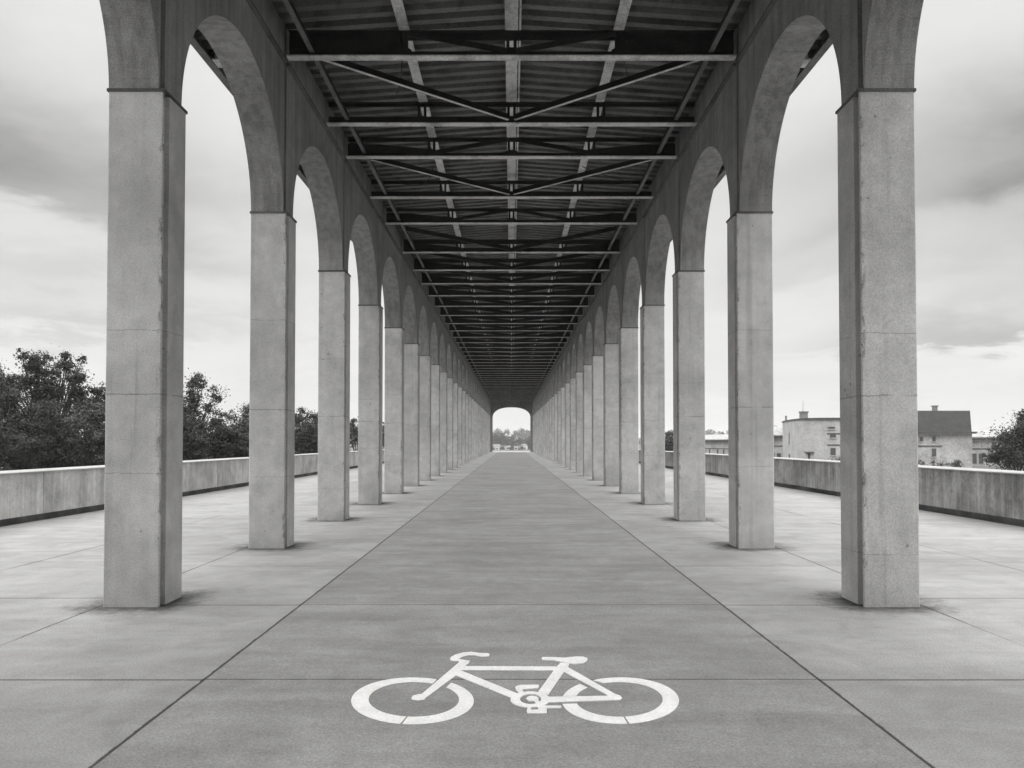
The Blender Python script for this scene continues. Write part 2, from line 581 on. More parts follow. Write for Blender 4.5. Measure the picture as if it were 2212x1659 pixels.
paint_poly('crank', [(1162, 433), (1172, 422), (1200, 416), (1230, 422), (1240, 433), (1236, 443), (1252, 458), (1280, 493), (1292, 500),
                     (1292, 522), (1285, 526), (1170, 525), (1165, 512), (1172, 490), (1192, 490), (1194, 505), (1240, 503), (1230, 470),
                     (1214, 450), (1180, 448)])
paint_poly('pedal', [(1093, 365), (1100, 355), (1130, 348), (1240, 347), (1242, 360), (1230, 368), (1135, 376), (1150, 395), (1125, 402), (1100, 380)])
paint_poly('pedal', [(1262, 480), (1380, 480), (1385, 492), (1290, 494), (1266, 492)])

# ------------------------------------------------------------------ arcade: piers and arch walls, left and right
A = (P - PD) / 2
B = 1.74


def make_pier(s):
    """s = -1 left row, +1 right row; origin at the front inner foot"""
    t = thing('concrete_pier', '', 'pier', (0, 0, 0), 'concrete piers of the arcade')
    c = 0.012
    xi, xo = 0.0, XO - XI           # local, outward
    pl = [(xi + c, 0), (xi, c), (xi, 0.018), (xi + 0.055, 0.022), (xi + 0.055, 0.124), (xi, 0.13), (xi, PD - c), (xi + c, PD),
          (xo - c, PD), (xo, PD - c), (xo, c), (xo - c, 0)]
    m = MB()
    m.prism([(s * a, b) for a, b in pl], -0.65, ZS - 0.025)
    m.build('shaft', M['pier'], t)
    m = MB()
    e = 0.011
    m.prism([(s * a, b) for a, b in [(-e, -e), (xo + e, -e), (xo + e, PD + e), (-e, PD + e)]], ZS - 0.024, ZS + 0.004)
    m.build('moulding', M['moulding'], t)
    return t


def arch_outline(y0):
    pts = [(y0, ZS + 0.02), (PD, ZS + 0.02)]
    n = 56
    for i in range(n + 1):
        a = math.pi - math.pi * i / n
        pts.append((PD + A + A * math.cos(a), ZS + 0.022 + B * math.sin(a)))
    pts += [(P - 0.001, ZS + 0.022), (P - 0.001, ZT), (y0, ZT)]
    # drop duplicates
    out = []
    for p in pts:
        if not out or abs(p[0] - out[-1][0]) + abs(p[1] - out[-1][1]) > 1e-4:
            out.append(p)
    return out


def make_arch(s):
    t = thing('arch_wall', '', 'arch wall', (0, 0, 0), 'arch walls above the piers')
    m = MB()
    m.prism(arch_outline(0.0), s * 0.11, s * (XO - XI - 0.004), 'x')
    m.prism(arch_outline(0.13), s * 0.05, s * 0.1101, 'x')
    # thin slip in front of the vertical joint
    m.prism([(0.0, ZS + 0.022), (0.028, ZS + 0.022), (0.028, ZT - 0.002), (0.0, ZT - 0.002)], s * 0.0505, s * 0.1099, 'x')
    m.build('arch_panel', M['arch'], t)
    m = MB()
    zl = 7.36
    m.prism([(s * 0.052, zl), (s * 0.0, zl + 0.02), (s * 0.0, zl + 0.06), (s * 0.052, zl + 0.075)], 0.135, P - 0.003, 'y')
    m.build('ledge', M['moulding'], t)
    return t


SIDE = {-1: 'left', 1: 'right'}
for s in (-1, 1):
    p0 = make_pier(s)
    a0 = make_arch(s)
    for k in range(K0, K1 + 1):
        y = Y1 + (k - 1) * P
        loc = (s * XI, y, climb(y))
        n = k
        if n < 1:
            lp = 'concrete pier of the %s row beside the camera%s' % (SIDE[s], {0: ', first of those out of the picture', -1: ', second of those out of the picture', -2: ', third of those out of the picture', -3: ', fourth of those out of the picture', -4: ', fifth of those out of the picture', -5: ', last of those out of the picture'}[n])
            la = 'concrete arch wall of the %s row %s' % (SIDE[s], {0: 'over the camera, half out of the picture', -1: 'just behind the camera', -2: 'two bays behind the camera', -3: 'three bays behind the camera', -4: 'four bays behind the camera', -5: 'five bays behind the camera'}[n])
        else:
            lp = {1: 'nearest and tallest looking grey concrete pier in the %s row, hairline seams across it'}.get(n, 'grey concrete pier, ' + ordinal(n) + ' from the near end of the %s row') % SIDE[s]
            la = 'dark stained round arch wall between the %s and %s concrete piers of the %s row' % (ordinal(n), ordinal(n + 1) if n < 29 else 'end wall', SIDE[s])
        if n == 29:
            la = 'round arch wall joining the last concrete pier of the %s row to the end wall' % SIDE[s]
            lp = 'last grey concrete pier of the %s row, just before the end wall' % SIDE[s]
        if k == K0:
            p0.location = loc; p0['label'] = lp
            a0.location = loc; a0['label'] = la
        else:
            dup(p0, loc, lp)
            dup(a0, loc, la)

# end wall with one wide flattened arch
m = MB()
w = 3.12
zsp, zap = 1.6 + 2.5 * 1.6, 1.6 + 3.6 * 1.6
pts = [(-XO - 0.3, -0.3), (-w, -0.3), (-w, zsp)]
for i in range(1, 40):
    a = math.pi - math.pi * i / 40
    c_, s_ = math.cos(a), math.sin(a)
    pts.append((w * math.copysign(abs(c_) ** 0.86, c_), zsp + (zap - zsp) * s_ ** 0.86))
pts += [(w, zsp), (w, -0.3), (XO + 0.3, -0.3), (XO + 0.3, 9.0), (-XO - 0.3, 9.0)]
m.prism(pts, 0, 0.55, 'y')
ew = thing('end_wall', 'concrete end wall with one wide flattened arch at the far end of the walk', 'wall', (0, YE + 0.004, 0))
m.build('portal', M['end'], ew)

# ------------------------------------------------------------------ canopy roof
YR0, YR1 = Y1 - 6 * P - 0.6, YE + 0.9
SL = 0.07
ZR = 8.26
XE = 4.95
roof = thing('canopy_roof', 'long dark corrugated canopy roof on steel beams over the walk', 'roof', (0, 0, 0))


def rz(x, y):
    return ZR - SL * abs(x) + climb(y)


m = MB()
prof = []
y = YR0
while y < YR1:
    for dy, dz in ((0.0, 0.0), (0.13, 0.0), (0.155, 0.1), (0.275, 0.1)):
        prof.append((y + dy, dz))
    y += 0.30
xsn = (-XE, 0, XE)
for (yy, dz) in prof:
    for x in xsn:
        m.v.append((x, yy, rz(x, yy) + dz))
for i in range(len(prof) - 1):
    for j in range(2):
        a = i * 3 + j
        m.f.append((a, a + 3, a + 4, a + 1))
m.build('corrugated_sheet', M['sheet'], roof)
m = MB()
vs = []
for yy in (YR0, YR1):
    for x in xsn:
        vs.append((x, yy, rz(x, yy) + 0.18))
m.add(vs, [(0, 1, 4, 3), (1, 2, 5, 4)])
m.build('roof_membrane', M['fascia'], roof)


def run_beam(name, x, zb, w, h, tw=0.02, lip=False, fl='flange'):
    """longitudinal I-beam: dark web with a worn bottom flange"""
    c0, c1 = climb(YR0), climb(YE - 0.01)
    o = MB()
    def lb(m, x0, x1, z0, z1):
        vs = []
        for (yy, c) in ((YR0 + 0.02, c0), (YE - 0.02, c1)):
            vs += [(x0, yy, z0 + c), (x1, yy, z0 + c), (x1, yy, z1 + c), (x0, yy, z1 + c)]
        m.add(vs, [(3, 2, 1, 0), (4, 5, 6, 7), (0, 1, 5, 4), (1, 2, 6, 5), (2, 3, 7, 6), (3, 0, 4, 7)])
    lb(o, x - tw, x + tw, zb + 0.014, zb + h)
    web = o.build(name, M['web'], roof)
    f = MB()
    lb(f, x - w / 2, x + w / 2, zb, zb + 0.0135)
    if lip:
        lb(f, x + w / 2 + 0.02, x + w / 2 + 0.05, zb + 0.02, zb + 0.05)
    f.build('flange', M[fl], web)


run_beam('centre_beam', 0.0, 7.99, 0.20, 0.25, 0.05, True)
run_beam('purlin', -1.66, 7.95, 0.165, 0.18, 0.03)
run_beam('purlin', 1.66, 7.95, 0.165, 0.18, 0.03)
run_beam('edge_beam', -3.05, 7.53, 0.075, 0.14, 0.012, False, 'fascia')
run_beam('edge_beam', 3.05, 7.53, 0.075, 0.14, 0.012, False, 'fascia')
for s in (-1, 1):
    m = MB()
    vs = []
    zb = ZR - SL * XE - 0.17
    for yy in (YR0, YR1):
        c = climb(yy)
        for (x, z) in ((XE - 0.10, zb), (XE + 0.03, zb), (XE + 0.03, zb + 0.27), (XE + 0.0, zb + 0.27), (XE + 0.0, zb + 0.03), (XE - 0.10, zb + 0.03)):
            vs.append((s * x, yy, z + c))
    fs = [tuple(range(6)), tuple(range(6, 12))] + [(i, (i + 1) % 6, 6 + (i + 1) % 6, 6 + i) for i in range(6)]
    m.add(vs, fs)
    m.build('fascia', M['fascia'], roof)
    og = None
    yy = Y1 - P * 1.5
    while yy < YE:
        m = MB()
        z0 = ZR - SL * XO - 0.03
        z1 = ZR - SL * XE - 0.02
        m.prism([(s * (XO - 0.006), z0 - 0.16), (s * (XE - 0.11), z1 - 0.13), (s * (XE - 0.11), z1), (s * (XO - 0.006), z0)], -0.012, 0.012, 'y')
        m.box(min(s * XO, s * (XE - 0.11)), max(s * XO, s * (XE - 0.11)), -0.14, 0.14, z1 - 0.15, z1 - 0.135)
        if og is None:
            og = m.build('outrigger', M['flange'], roof, (0, yy, climb(yy)))
        else:
            d = og.copy()
            C.objects.link(d)
            d.location = (0, yy, climb(yy))
        yy += P * 0.54

# ------------------------------------------------------------------ trusses
ZB = 7.45
XH = 3.40


def make_truss(kind):
    """kind: 'vee' web falling to the middle, 'peak' web rising to the middle, 'light' chord with plan braces, 'braced' the same with end plates"""
    t = thing('roof_truss', '', 'truss', (0, 0, 0), 'steel trusses under the canopy')
    m = MB()
    m.box(-XH, XH, -0.012, 0.012, ZB + 0.0185, ZB + (0.15 if kind in ('braced', 'light') else 0.10))
    bc = m.build('bottom_chord', M['web'], t)
    m = MB()
    m.box(-XH - 0.03, XH + 0.03, -0.075, 0.075, ZB, ZB + 0.018)
    m.build('flange', M['flange'], bc)
    m = MB()
    m.box(-XH, XH, -0.05, 0.05, ZB + 0.395, ZB + 0.408)
    m.box(-XH, XH, -0.012, 0.012, ZB + (0.275 if kind in ('braced', 'vee') else 0.335), ZB + 0.3945)
    m.build('top_chord', M['web'], t)
    if kind != 'light':
        for s in (-1, 1):
            m = MB()
            m.prism([(s * XH, ZB + (0.1505 if kind == 'braced' else 0.1005)), (s * 1.62, ZB + (0.1505 if kind == 'braced' else 0.1005)), (s * 1.62, ZB + 0.17 if kind != 'vee' else ZB + 0.2745), (s * 2.75, ZB + 0.2745), (s * XH, ZB + 0.2745)], -0.02, 0.02, 'y')
            m.box(min(s * (XH - 0.02), s * (XH - 0.34)), max(s * (XH - 0.02), s * (XH - 0.34)), -0.035, -0.0205, ZB + 0.13, ZB + 0.29)
            m.build('end_plate', M['web'], t)
    for x in (-1.66, 0.0, 1.66):
        m = MB()
        for d in (-0.055, 0.055):
            m.box(x + d - 0.025, x + d + 0.025, -0.028, -0.0125, ZB + 0.03, ZB + 0.40)
        m.build('post', M['web'], t)
        m = MB()
        m.prism([(x - 0.17, ZB + 0.02), (x + 0.17, ZB + 0.02), (x + 0.13, ZB + 0.11), (x + 0.07, ZB + 0.15), (x - 0.07, ZB + 0.15), (x - 0.13, ZB + 0.11)], -0.044, -0.0285, 'y')
        m.build('gusset_plate', M['web'], t)
    if kind in ('vee', 'peak'):
        for s in (-1, 1):
            m = MB()
            zt, zb = ZB + 0.36, ZB + 0.09
            if kind == 'vee':
                m.bar((s * 1.6, -0.055, zt), (s * 0.08, -0.055, zb), 0.018, 0.085)
                m.bar((s * 1.6, -0.03, zt), (s * 0.08, -0.03, zb), 0.03, 0.012)
            else:
                m.bar((s * 1.6, -0.055, zb), (s * 0.1, -0.055, zt), 0.018, 0.085)
                m.bar((s * 1.6, -0.03, zb), (s * 0.1, -0.03, zt), 0.03, 0.012)
            m.build('diagonal', M['web'], t)
    else:
        for s in (-1, 1):
            m = MB()
            p, q = Vector((s * 3.0, -2.35, ZB + 0.12)), Vector((s * 0.08, -0.06, ZB + 0.12))
            d = (q - p).normalized()
            sd = Vector((-d.y, d.x, 0))
            if sd.y > 0:
                sd = -sd
            m.bar(p, q, 0.014, 0.13)
            br = m.build('brace', M['web'], t)
            m = MB()
            m.bar(p + sd * 0.032 + Vector((0, 0, -0.062)), q + sd * 0.032 + Vector((0, 0, -0.062)), 0.05, 0.01)
            m.build('flange', M['flange' if kind == 'light' else 'web'], br)
    return t


ty = [-3.8, -3.2, -2.6, -2.0, -1.4, -0.8, -0.15, 0.45, 1.05, 1.65, 2.22, 2.83, 3.44, 3.85, 4.50, 5.05, 5.85, 6.476, 7.05, 7.65, 8.27, 8.90, 9.54, 10.2, 10.86, 11.48]
while ty[-1] + 0.62 < 30.5:
    ty.append(ty[-1] + 0.62)
kinds = ['light', 'light', 'light', 'light', 'light', 'light', 'braced', 'braced', 'light', 'braced', 'light', 'vee', 'light', 'peak', 'light', 'peak'] + ['braced'] * 60
protos = {}
for i, (a, kd) in enumerate(zip(ty, kinds)):
    y = a * P
    n = i - 10
    if n < 1:
        lab = 'steel truss over the camera, %s outside the top of the picture' % ['eleventh', 'tenth', 'ninth', 'eighth', 'seventh', 'sixth', 'fifth', 'fourth', 'third', 'second', 'first'][i]
    elif n == 1:
        lab = 'nearest steel truss in the picture, deep dark plates and a wide pale bottom flange'
    else:
        lab = 'dark steel truss, %s from the near end of the canopy' % ordinal(n)
        if kd == 'light':
            lab += ', with slanting braces'
    loc = (0, y, climb(y))
    if kd not in protos:
        protos[kd] = make_truss(kd)
        protos[kd].location = loc
        protos[kd]['label'] = lab
    else:
        dup(protos[kd], loc, lab)

# loose cables hanging under the sheet
def cable(pts, label):
    m = MB()
    out = []
    n = 14
    for i in range(n + 1):
        t = i / n
        a, b, c = [Vector(p) for p in pts]
        out.append(a * (1 - t) ** 2 + b * 2 * t * (1 - t) + c * t * t)
    m.tube(out, [0.009] * len(out), 6)
    tag(m.build('cable', M['cable'], smooth=True), label, 'cable', 'loose cables under the roof', 'thing')


yb = 3.3 * P
cable([(-1.75, 2.95 * P, 7.9), (-1.85, 3.15 * P, 7.62), (-2.15, 3.40 * P, 7.95)], 'thin dark cable hanging left of the centre beam behind the nearest truss')
cable([(1.75, 2.95 * P, 7.95), (1.9, 3.1 * P, 7.8), (2.3, 3.40 * P, 7.95)], 'thin dark cable hanging right of the centre beam behind the nearest truss')
cable([(-1.8, 4.25 * P, 7.9), (-1.9, 4.35 * P, 7.45), (-2.7, 4.46 * P, 7.85)], 'looped dark cable below the left purlin before the fourth truss')
cable([(1.6, 4.2 * P, 7.85), (2.3, 4.3 * P, 7.72), (2.9, 4.46 * P, 7.85)], 'slack dark cable below the right purlin before the fourth truss')

# ------------------------------------------------------------------ parapets
def parapet(s):
    t = thing('parapet_wall', 'low grey parapet along the %s deck edge, %s' % (SIDE[s], 'one open joint' if s < 0 else 'dark rain streaks'), 'parapet',
              (s * XPAR, 0, 0), 'parapets along the deck')
    y0, y1 = -23.5, 139.5
    m = MB()
    m.prism([(s * 0.07, 0.0), (s * 0.07, 0.16), (s * 0.36, 0.16), (s * 0.36, 0.0)], y0, y1, 'y')
    m.build('plinth', M['plinth'], t)
    joints = [15.95 + 9.4 * i for i in range(-3, 13)] if s < 0 else [11.6 + 9.4 * i for i in range(-2, 14)]
    joints = [y0] + [j for j in joints if y0 < j < y1] + [y1]
    for i in range(len(joints) - 1):
        m = MB()
        a, b = joints[i] + 0.014, joints[i + 1] - 0.014
        c = 0.012
        m.prism([(s * 0.0, 0.142), (s * 0.0, 0.99), (s * 0.44, 0.99), (s * 0.44, 0.142)], a, b, 'y')
        m.build('wall_panel', M['parapet' if s < 0 else 'parapet_dirty'], t)
    m = MB()
    m.prism([(s * 0.05, 0.3), (s * 0.05, 0.985), (s * 0.4, 0.985), (s * 0.4, 0.3)], y0 + 0.1, y1 - 0.1, 'y') if False else None
    m.prism([(s * -0.02, 0.992), (s * -0.02, 1.01), (s * 0.0, 1.02), (s * 0.44, 1.035), (s * 0.46, 0.992)], y0, y1, 'y')
    m.build('coping', M['coping'], t)


parapet(-1)
parapet(1)

# ------------------------------------------------------------------ trees and shrubs
def leaves(m, c, r, n, size, rng, flat=0.85):
    for _ in range(n):
        d = Vector((rng.gauss(0, 1), rng.gauss(0, 1), rng.gauss(0, 1)))
        if d.length < 1e-3:
            continue
        d.normalize()
        rr = r * (0.55 + 0.45 * rng.random() ** 0.6) * (1.0 + 0.3 * rng.gauss(0, 0.5))
        p = Vector(c) + Vector((d.x * rr, d.y * rr, d.z * rr * flat))
        nrm = (d * 0.9 + Vector((rng.gauss(0, .42), rng.gauss(0, .42), rng.gauss(0.25, .42)))).normalized()
        a = nrm.orthogonal().normalized()
        a = (Matrix.Rotation(rng.random() * 6.28, 3, nrm) @ a)
        b = nrm.cross(a)
        s = size * rng.uniform(0.6, 1.3)
        w = s * rng.uniform(0.35, 0.6)
        n0 = len(m.v)
        m.v += [tuple(p - a * s), tuple(p + b * w + nrm * s * 0.15), tuple(p + a * s), tuple(p - b * w + nrm * s * 0.15)]
        m.f.append((n0, n0 + 1, n0 + 2, n0 + 3))


def plant(name, label, cat, blobs, Y, foot_px, leaf_px=5.0, dens=2.6, seed=1, mat='leaf', group=None, depth=1.0, sub=3, twigs=0, ground=-2.0):
    """blobs: (x, y, radius) as seen from the walk at distance Y; foot_px: x of the trunk foot"""
    rng = random.Random(seed)
    k = Y / 1677.0
    foot = Vector(((foot_px - 1105) * k, Y, ground - 0.3))
    t = thing(name, label, cat, foot, group)
    cr = MB()
    tr = MB()
    mean_r = sum(b[2] for b in blobs) / len(blobs) * k
    ymin = max(b[1] for b in blobs)
    top = px(foot_px, min(b[1] for b in blobs), Y)
    cz = px(foot_px, sum(b[1] for b in blobs) / len(blobs), Y).z
    fork = Vector((foot.x, Y, foot.z + (cz - foot.z) * 0.55))
    scale = 1.0
    rad = 0.055 * max(1.5, cz - foot.z) * 0.5
    tr.tube([Vector((0, 0, 0)), (fork - foot) * 0.5 + Vector((rng.uniform(-.1, .1), 0, 0)), fork - foot], [rad * 1.3, rad, rad * 0.75], 8)
    for (bx, by, br) in blobs:
        c = px(bx, by, Y) + Vector((0, rng.uniform(-1, 1) * depth * (mean_r * 2.2), 0))
        r = br * k
        mid = fork.lerp(c, 0.5) + Vector((rng.uniform(-.2, .2), rng.uniform(-.2, .2), rng.uniform(0, .3))) * r
        tr.tube([fork - foot, mid - foot, c - foot], [rad * 0.38, rad * 0.2, rad * 0.06], 6)
        for q in range(3):
            e = c + Vector((rng.uniform(-1, 1), rng.uniform(-1, 1), rng.uniform(-0.2, 1))) * r * 0.95
            tr.tube([mid - foot, mid.lerp(e, 0.55) - foot, e - foot], [rad * 0.13, rad * 0.07, 0.006], 5)
        # sub clumps make the outline uneven and leave gaps
        a_leaf = leaf_px ** 2 * 0.30
        ns = sub + int(br / 5)
        for q in range(ns):
            d = Vector((rng.gauss(0, 1), rng.gauss(0, 1), rng.gauss(0.15, 1))).normalized()
            cc = c + d * r * rng.uniform(0.3, 1.05)
            rs = r * rng.uniform(0.18, 0.5)
            n = int(dens * 3.14 * (rs / k) ** 2 / a_leaf) + 5
            leaves(cr, cc - foot, rs, n, leaf_px * k * 0.55, rng, rng.uniform(0.6, 0.95))
        n = int(dens * 0.6 * 3.14 * br ** 2 / a_leaf) + 6
        for q in range(n):
            p = c + Vector((rng.gauss(0, 1), rng.gauss(0, 1), rng.gauss(0, 0.9))) * r * 0.52
            leaves(cr, p - foot, 0.02, 1, leaf_px * k * 0.55, rng)
        # foliage along the limb so that it is not bare
        for q in range(int(n * 0.35)):
            t_ = rng.uniform(0.35, 1.0)
            p = fork.lerp(c, t_) + Vector((rng.gauss(0, 1), rng.gauss(0, 1), rng.gauss(0, 1))) * r * 0.4
            leaves(cr, p - foot, 0.02, 1, leaf_px * k * 0.55, rng)
        for q in range(twigs):
            d = Vector((rng.uniform(-1, 1), rng.uniform(-1, 1), rng.uniform(0.3, 1.4))).normalized()
            e = c + d * r * rng.uniform(1.1, 1.7)
            tr.tube([c - foot, c.lerp(e, 0.6) - foot + Vector((rng.uniform(-.1, .1), 0, 0)), e - foot], [0.02, 0.012, 0.005], 5)
            leaves(cr, e - foot, r * 0.22, 14, leaf_px * k * 0.5, rng)
            leaves(cr, c.lerp(e, 0.7) - foot, r * 0.2, 10, leaf_px * k * 0.5, rng)
    tr.build('trunk', M['bark'], t, smooth=True)
    cr.build('crown', M[mat], t)
    return t


GT = 'trees beyond the left parapet'
GB = 'shrubs beyond the left parapet'
plant('tree', 'tallest dark tree with two feathery tops at the left edge, beyond the parapet', 'tree',
      [(72, 795, 30), (52, 768, 13), (84, 768, 14), (66, 782, 18), (112, 812, 22), (158, 795, 24), (148, 772, 11), (172, 776, 11), (166, 820, 22),
       (196, 818, 20), (214, 846, 20), (20, 822, 22), (2, 800, 15), (34, 850, 30), (96, 850, 30), (70, 835, 26), (150, 868, 30), (190, 880, 26),
       (-30, 830, 40), (-60, 850, 50), (12, 870, 34), (120, 885, 26), (45, 835, 26), (122, 845, 24), (180, 850, 24), (90, 815, 16), (60, 880, 30), (225, 870, 22)], 30, 108, 5.0, 2.0, 11, 'leaf', GT, sub=4)
plant('tree', 'second dark tree with open rounded crown beside the nearest left pier', 'tree',
      [(410, 832, 20), (440, 826, 17), (394, 822, 14), (455, 850, 20), (428, 860, 22), (402, 868, 20), (386, 895, 24), (440, 880, 18), (345, 870, 34), (415, 905, 28)],
      38, 405, 4.6, 1.7, 12, 'leaf', GT, sub=4)
plant('tree', 'small spiky topped tree just left of the second left pier', 'tree',
      [(525, 884, 13), (538, 898, 16), (508, 902, 14), (552, 884, 14), (520, 918, 20), (560, 905, 22)], 45, 528, 4.2, 1.8, 13, 'leaf_pale', GT, sub=4)
plant('tree', 'dark bushy tree between the second and third left piers', 'tree',
      [(664, 898, 15), (650, 890, 10), (684, 904, 14), (640, 908, 18), (704, 908, 18), (665, 925, 24), (625, 910, 20), (690, 930, 18)], 52, 664, 4.0, 2.0, 14, 'leaf', GT, sub=4)
plant('tree', 'dark tree seen in the gap between the third and fourth left piers', 'tree',
      [(770, 922, 15), (786, 930, 14), (756, 926, 14), (775, 948, 20), (745, 935, 20)], 65, 770, 3.8, 2.2, 15, 'leaf', GT, sub=4)
plant('tree', 'dark tree in the narrow gap right of the fourth left pier', 'tree',
      [(832, 922, 10), (840, 935, 12), (825, 940, 12), (836, 955, 16)], 76, 834, 3.6, 2.2, 16, 'leaf', GT, sub=4)
for i, (bl, Y, fx, lab) in enumerate([
        ([(-20, 925, 46), (-45, 960, 46), (10, 965, 36), (-10, 995, 40)], 25, -20, 'dense dark shrub cut by the left picture edge, above the parapet'),
        ([(10, 872, 30), (44, 868, 24), (-12, 890, 30), (20, 885, 28), (70, 895, 26), (90, 880, 22), (36, 905, 34), (62, 930, 38), (20, 940, 34), (60, 968, 40), (30, 990, 38), (85, 995, 34)], 27, 45, 'dense dark shrub in front of the tallest tree'),
        ([(118, 900, 26), (112, 925, 28), (140, 945, 36), (105, 965, 34), (150, 978, 34), (120, 998, 32)], 25.5, 125, 'rounded dark shrub between two darker shrubs by the parapet joint'),
        ([(190, 890, 26), (222, 895, 28), (190, 915, 34), (216, 940, 34), (184, 955, 34), (215, 975, 34), (190, 992, 32), (240, 950, 40)], 27, 205, 'dense dark shrub touching the near side of the nearest left pier'),
        ([(400, 915, 26), (388, 945, 32), (428, 942, 30), (405, 975, 30), (370, 960, 34), (440, 975, 26), (360, 925, 34)], 34, 400, 'dark shrub at the right side of the nearest left pier'),
        ([(464, 912, 24), (486, 938, 28), (452, 950, 28), (478, 968, 28), (500, 975, 24), (440, 930, 22)], 35, 466, 'mid grey shrub halfway between the first and second left piers'),
        ([(518, 918, 24), (542, 935, 28), (506, 948, 26), (535, 968, 28), (565, 945, 30), (590, 955, 30), (515, 975, 24)], 36, 530, 'mid grey shrub touching the second left pier'),
        ([(648, 938, 20), (668, 942, 22), (692, 940, 22), (660, 962, 22), (688, 966, 20), (625, 950, 26), (715, 955, 22)], 48, 664, 'low shrub below the dark tree right of the second left pier')]):
    plant('bush', lab, 'shrub', bl, Y, fx, 4.6, 2.5, 30 + i, 'leaf' if i % 3 else 'leaf_pale', GB, depth=0.6, sub=5)

plant('tree', 'dark bushy tree with thin bare twigs at the right picture edge', 'tree',
      [(2172, 955, 32), (2206, 935, 30), (2152, 980, 26), (2196, 985, 34), (2240, 945, 46), (2186, 922, 14), (2206, 900, 10), (2132, 990, 16), (2255, 900, 26)],
      32, 2195, 4.6, 2.4, 51, 'leaf', None, sub=4, twigs=3)
plant('tree', 'dark tree in the gap between the fourth and fifth right piers', 'tree',
      [(1438, 940, 10), (1446, 950, 13), (1430, 955, 14), (1440, 968, 16), (1455, 965, 16)], 86, 1440, 3.4, 2.3, 52, 'leaf', None, sub=4)
plant('bush', 'small round dark bush below the steep roofed house', 'shrub', [(2066, 1000, 7), (2072, 1004, 8), (2060, 1006, 7)], 94, 2066, 3.0, 2.6, 53, 'leaf', None, depth=0.4, ground=-2.2)
plant('bush', 'low pale scrub along the foot of the curved house', 'shrub',
      [(1795, 996, 7), (1810, 994, 8), (1822, 997, 8), (1780, 999, 7), (1840, 996, 9)], 93, 1810, 3.0, 1.6, 54, 'leaf_pale', None, depth=0.4, ground=-2.2)
plant('bush', 'low pale scrub along the foot of the steep roofed house', 'shrub',
      [(1995, 1000, 7), (2015, 1001, 7), (2035, 1002, 7), (2050, 1003, 6), (1980, 998, 8)], 92.5, 2015, 3.0, 1.5, 55, 'leaf_pale', None, depth=0.4, ground=-2.2)

GF = 'distant trees beyond the end arch'
for i, (x0, top, wd) in enumerate([(1068, 934, 15), (1088, 936, 17), (1106, 941, 13), (1124, 943, 14), (1143, 941, 15), (1052, 938, 14), (1160, 942, 14)]):
    bl = [(x0, top + 7, wd * 0.5), (x0 - wd * .45, top + 12, wd * .45), (x0 + wd * .45, top + 13, wd * .45), (x0, top + 18, wd * .6), (x0 - wd * .4, top + 23, wd * .4), (x0 + wd * .4, top + 23, wd * .4)]
    lab = ['hazy distant tree against the left jamb of the end arch', 'tallest broad hazy tree left of centre in the end arch', 'hazy tree at the centre of the end arch',
           'hazy tree right of centre in the end arch', 'hazy tree against the right jamb of the end arch', 'distant tree hidden left of the end arch', 'distant tree hidden right of the end arch'][i]
    plant('tree', lab, 'tree', bl, 420 + (i % 3) * 14, x0, 2.0, 2.4, 70 + i, 'leaf', GF, depth=0.5, sub=3)

# far-off wood on the rise: one mass
rng = random.Random(5)
m = MB()
for i in range(520):
    x = rng.uniform(-420, 640)
    t = rng.uniform(0.0, 0.5)
    ridge = 9.5 + 5 * mnoise.noise(Vector((x * 0.006, 2.0, 0))) + 3 * mnoise.noise(Vector((x * 0.02, 5.0, 0)))
    z = -2.6 + max(0, ridge) * math.sin(math.pi * t) ** 0.8
    r = rng.uniform(2.2, 4.4)
    y = 560 + 260 * t
    for q in range(4):
        leaves(m, (x + rng.uniform(-r, r) * .7, y + rng.uniform(-r, r) * .7, z + r * rng.uniform(0.4, 1.3)), r * 0.6, 34, 0.75, rng)
tag(m.build('woodland', M['leaf_pale']), 'far-off wooded rise on the skyline behind the houses', 'wood', None, 'stuff')

# undergrowth running on behind the shrubs: one mass
rng = random.Random(9)
m = MB()
for i in range(150):
    y = rng.uniform(16, 95)
    x = -rng.uniform(14.5 + y * 0.05, 44)
    if abs(x) * 1677 / y < 500 and y < 30:
        continue
    r = rng.uniform(1.0, 1.9)
    zc = rng.uniform(-1.0, 0.6)
    for q in range(6):
        d = Vector((rng.gauss(0, 1), rng.gauss(0, 1), rng.gauss(0.3, 0.7))).normalized()
        leaves(m, Vector((x, y, zc)) + d * r * 0.75, r * rng.uniform(0.3, 0.55), 110, 0.10 + y * 0.0008, rng)
tag(m.build('undergrowth', M['leaf']), 'dark tangled undergrowth behind the shrubs beyond the left parapet', 'undergrowth', None, 'stuff')

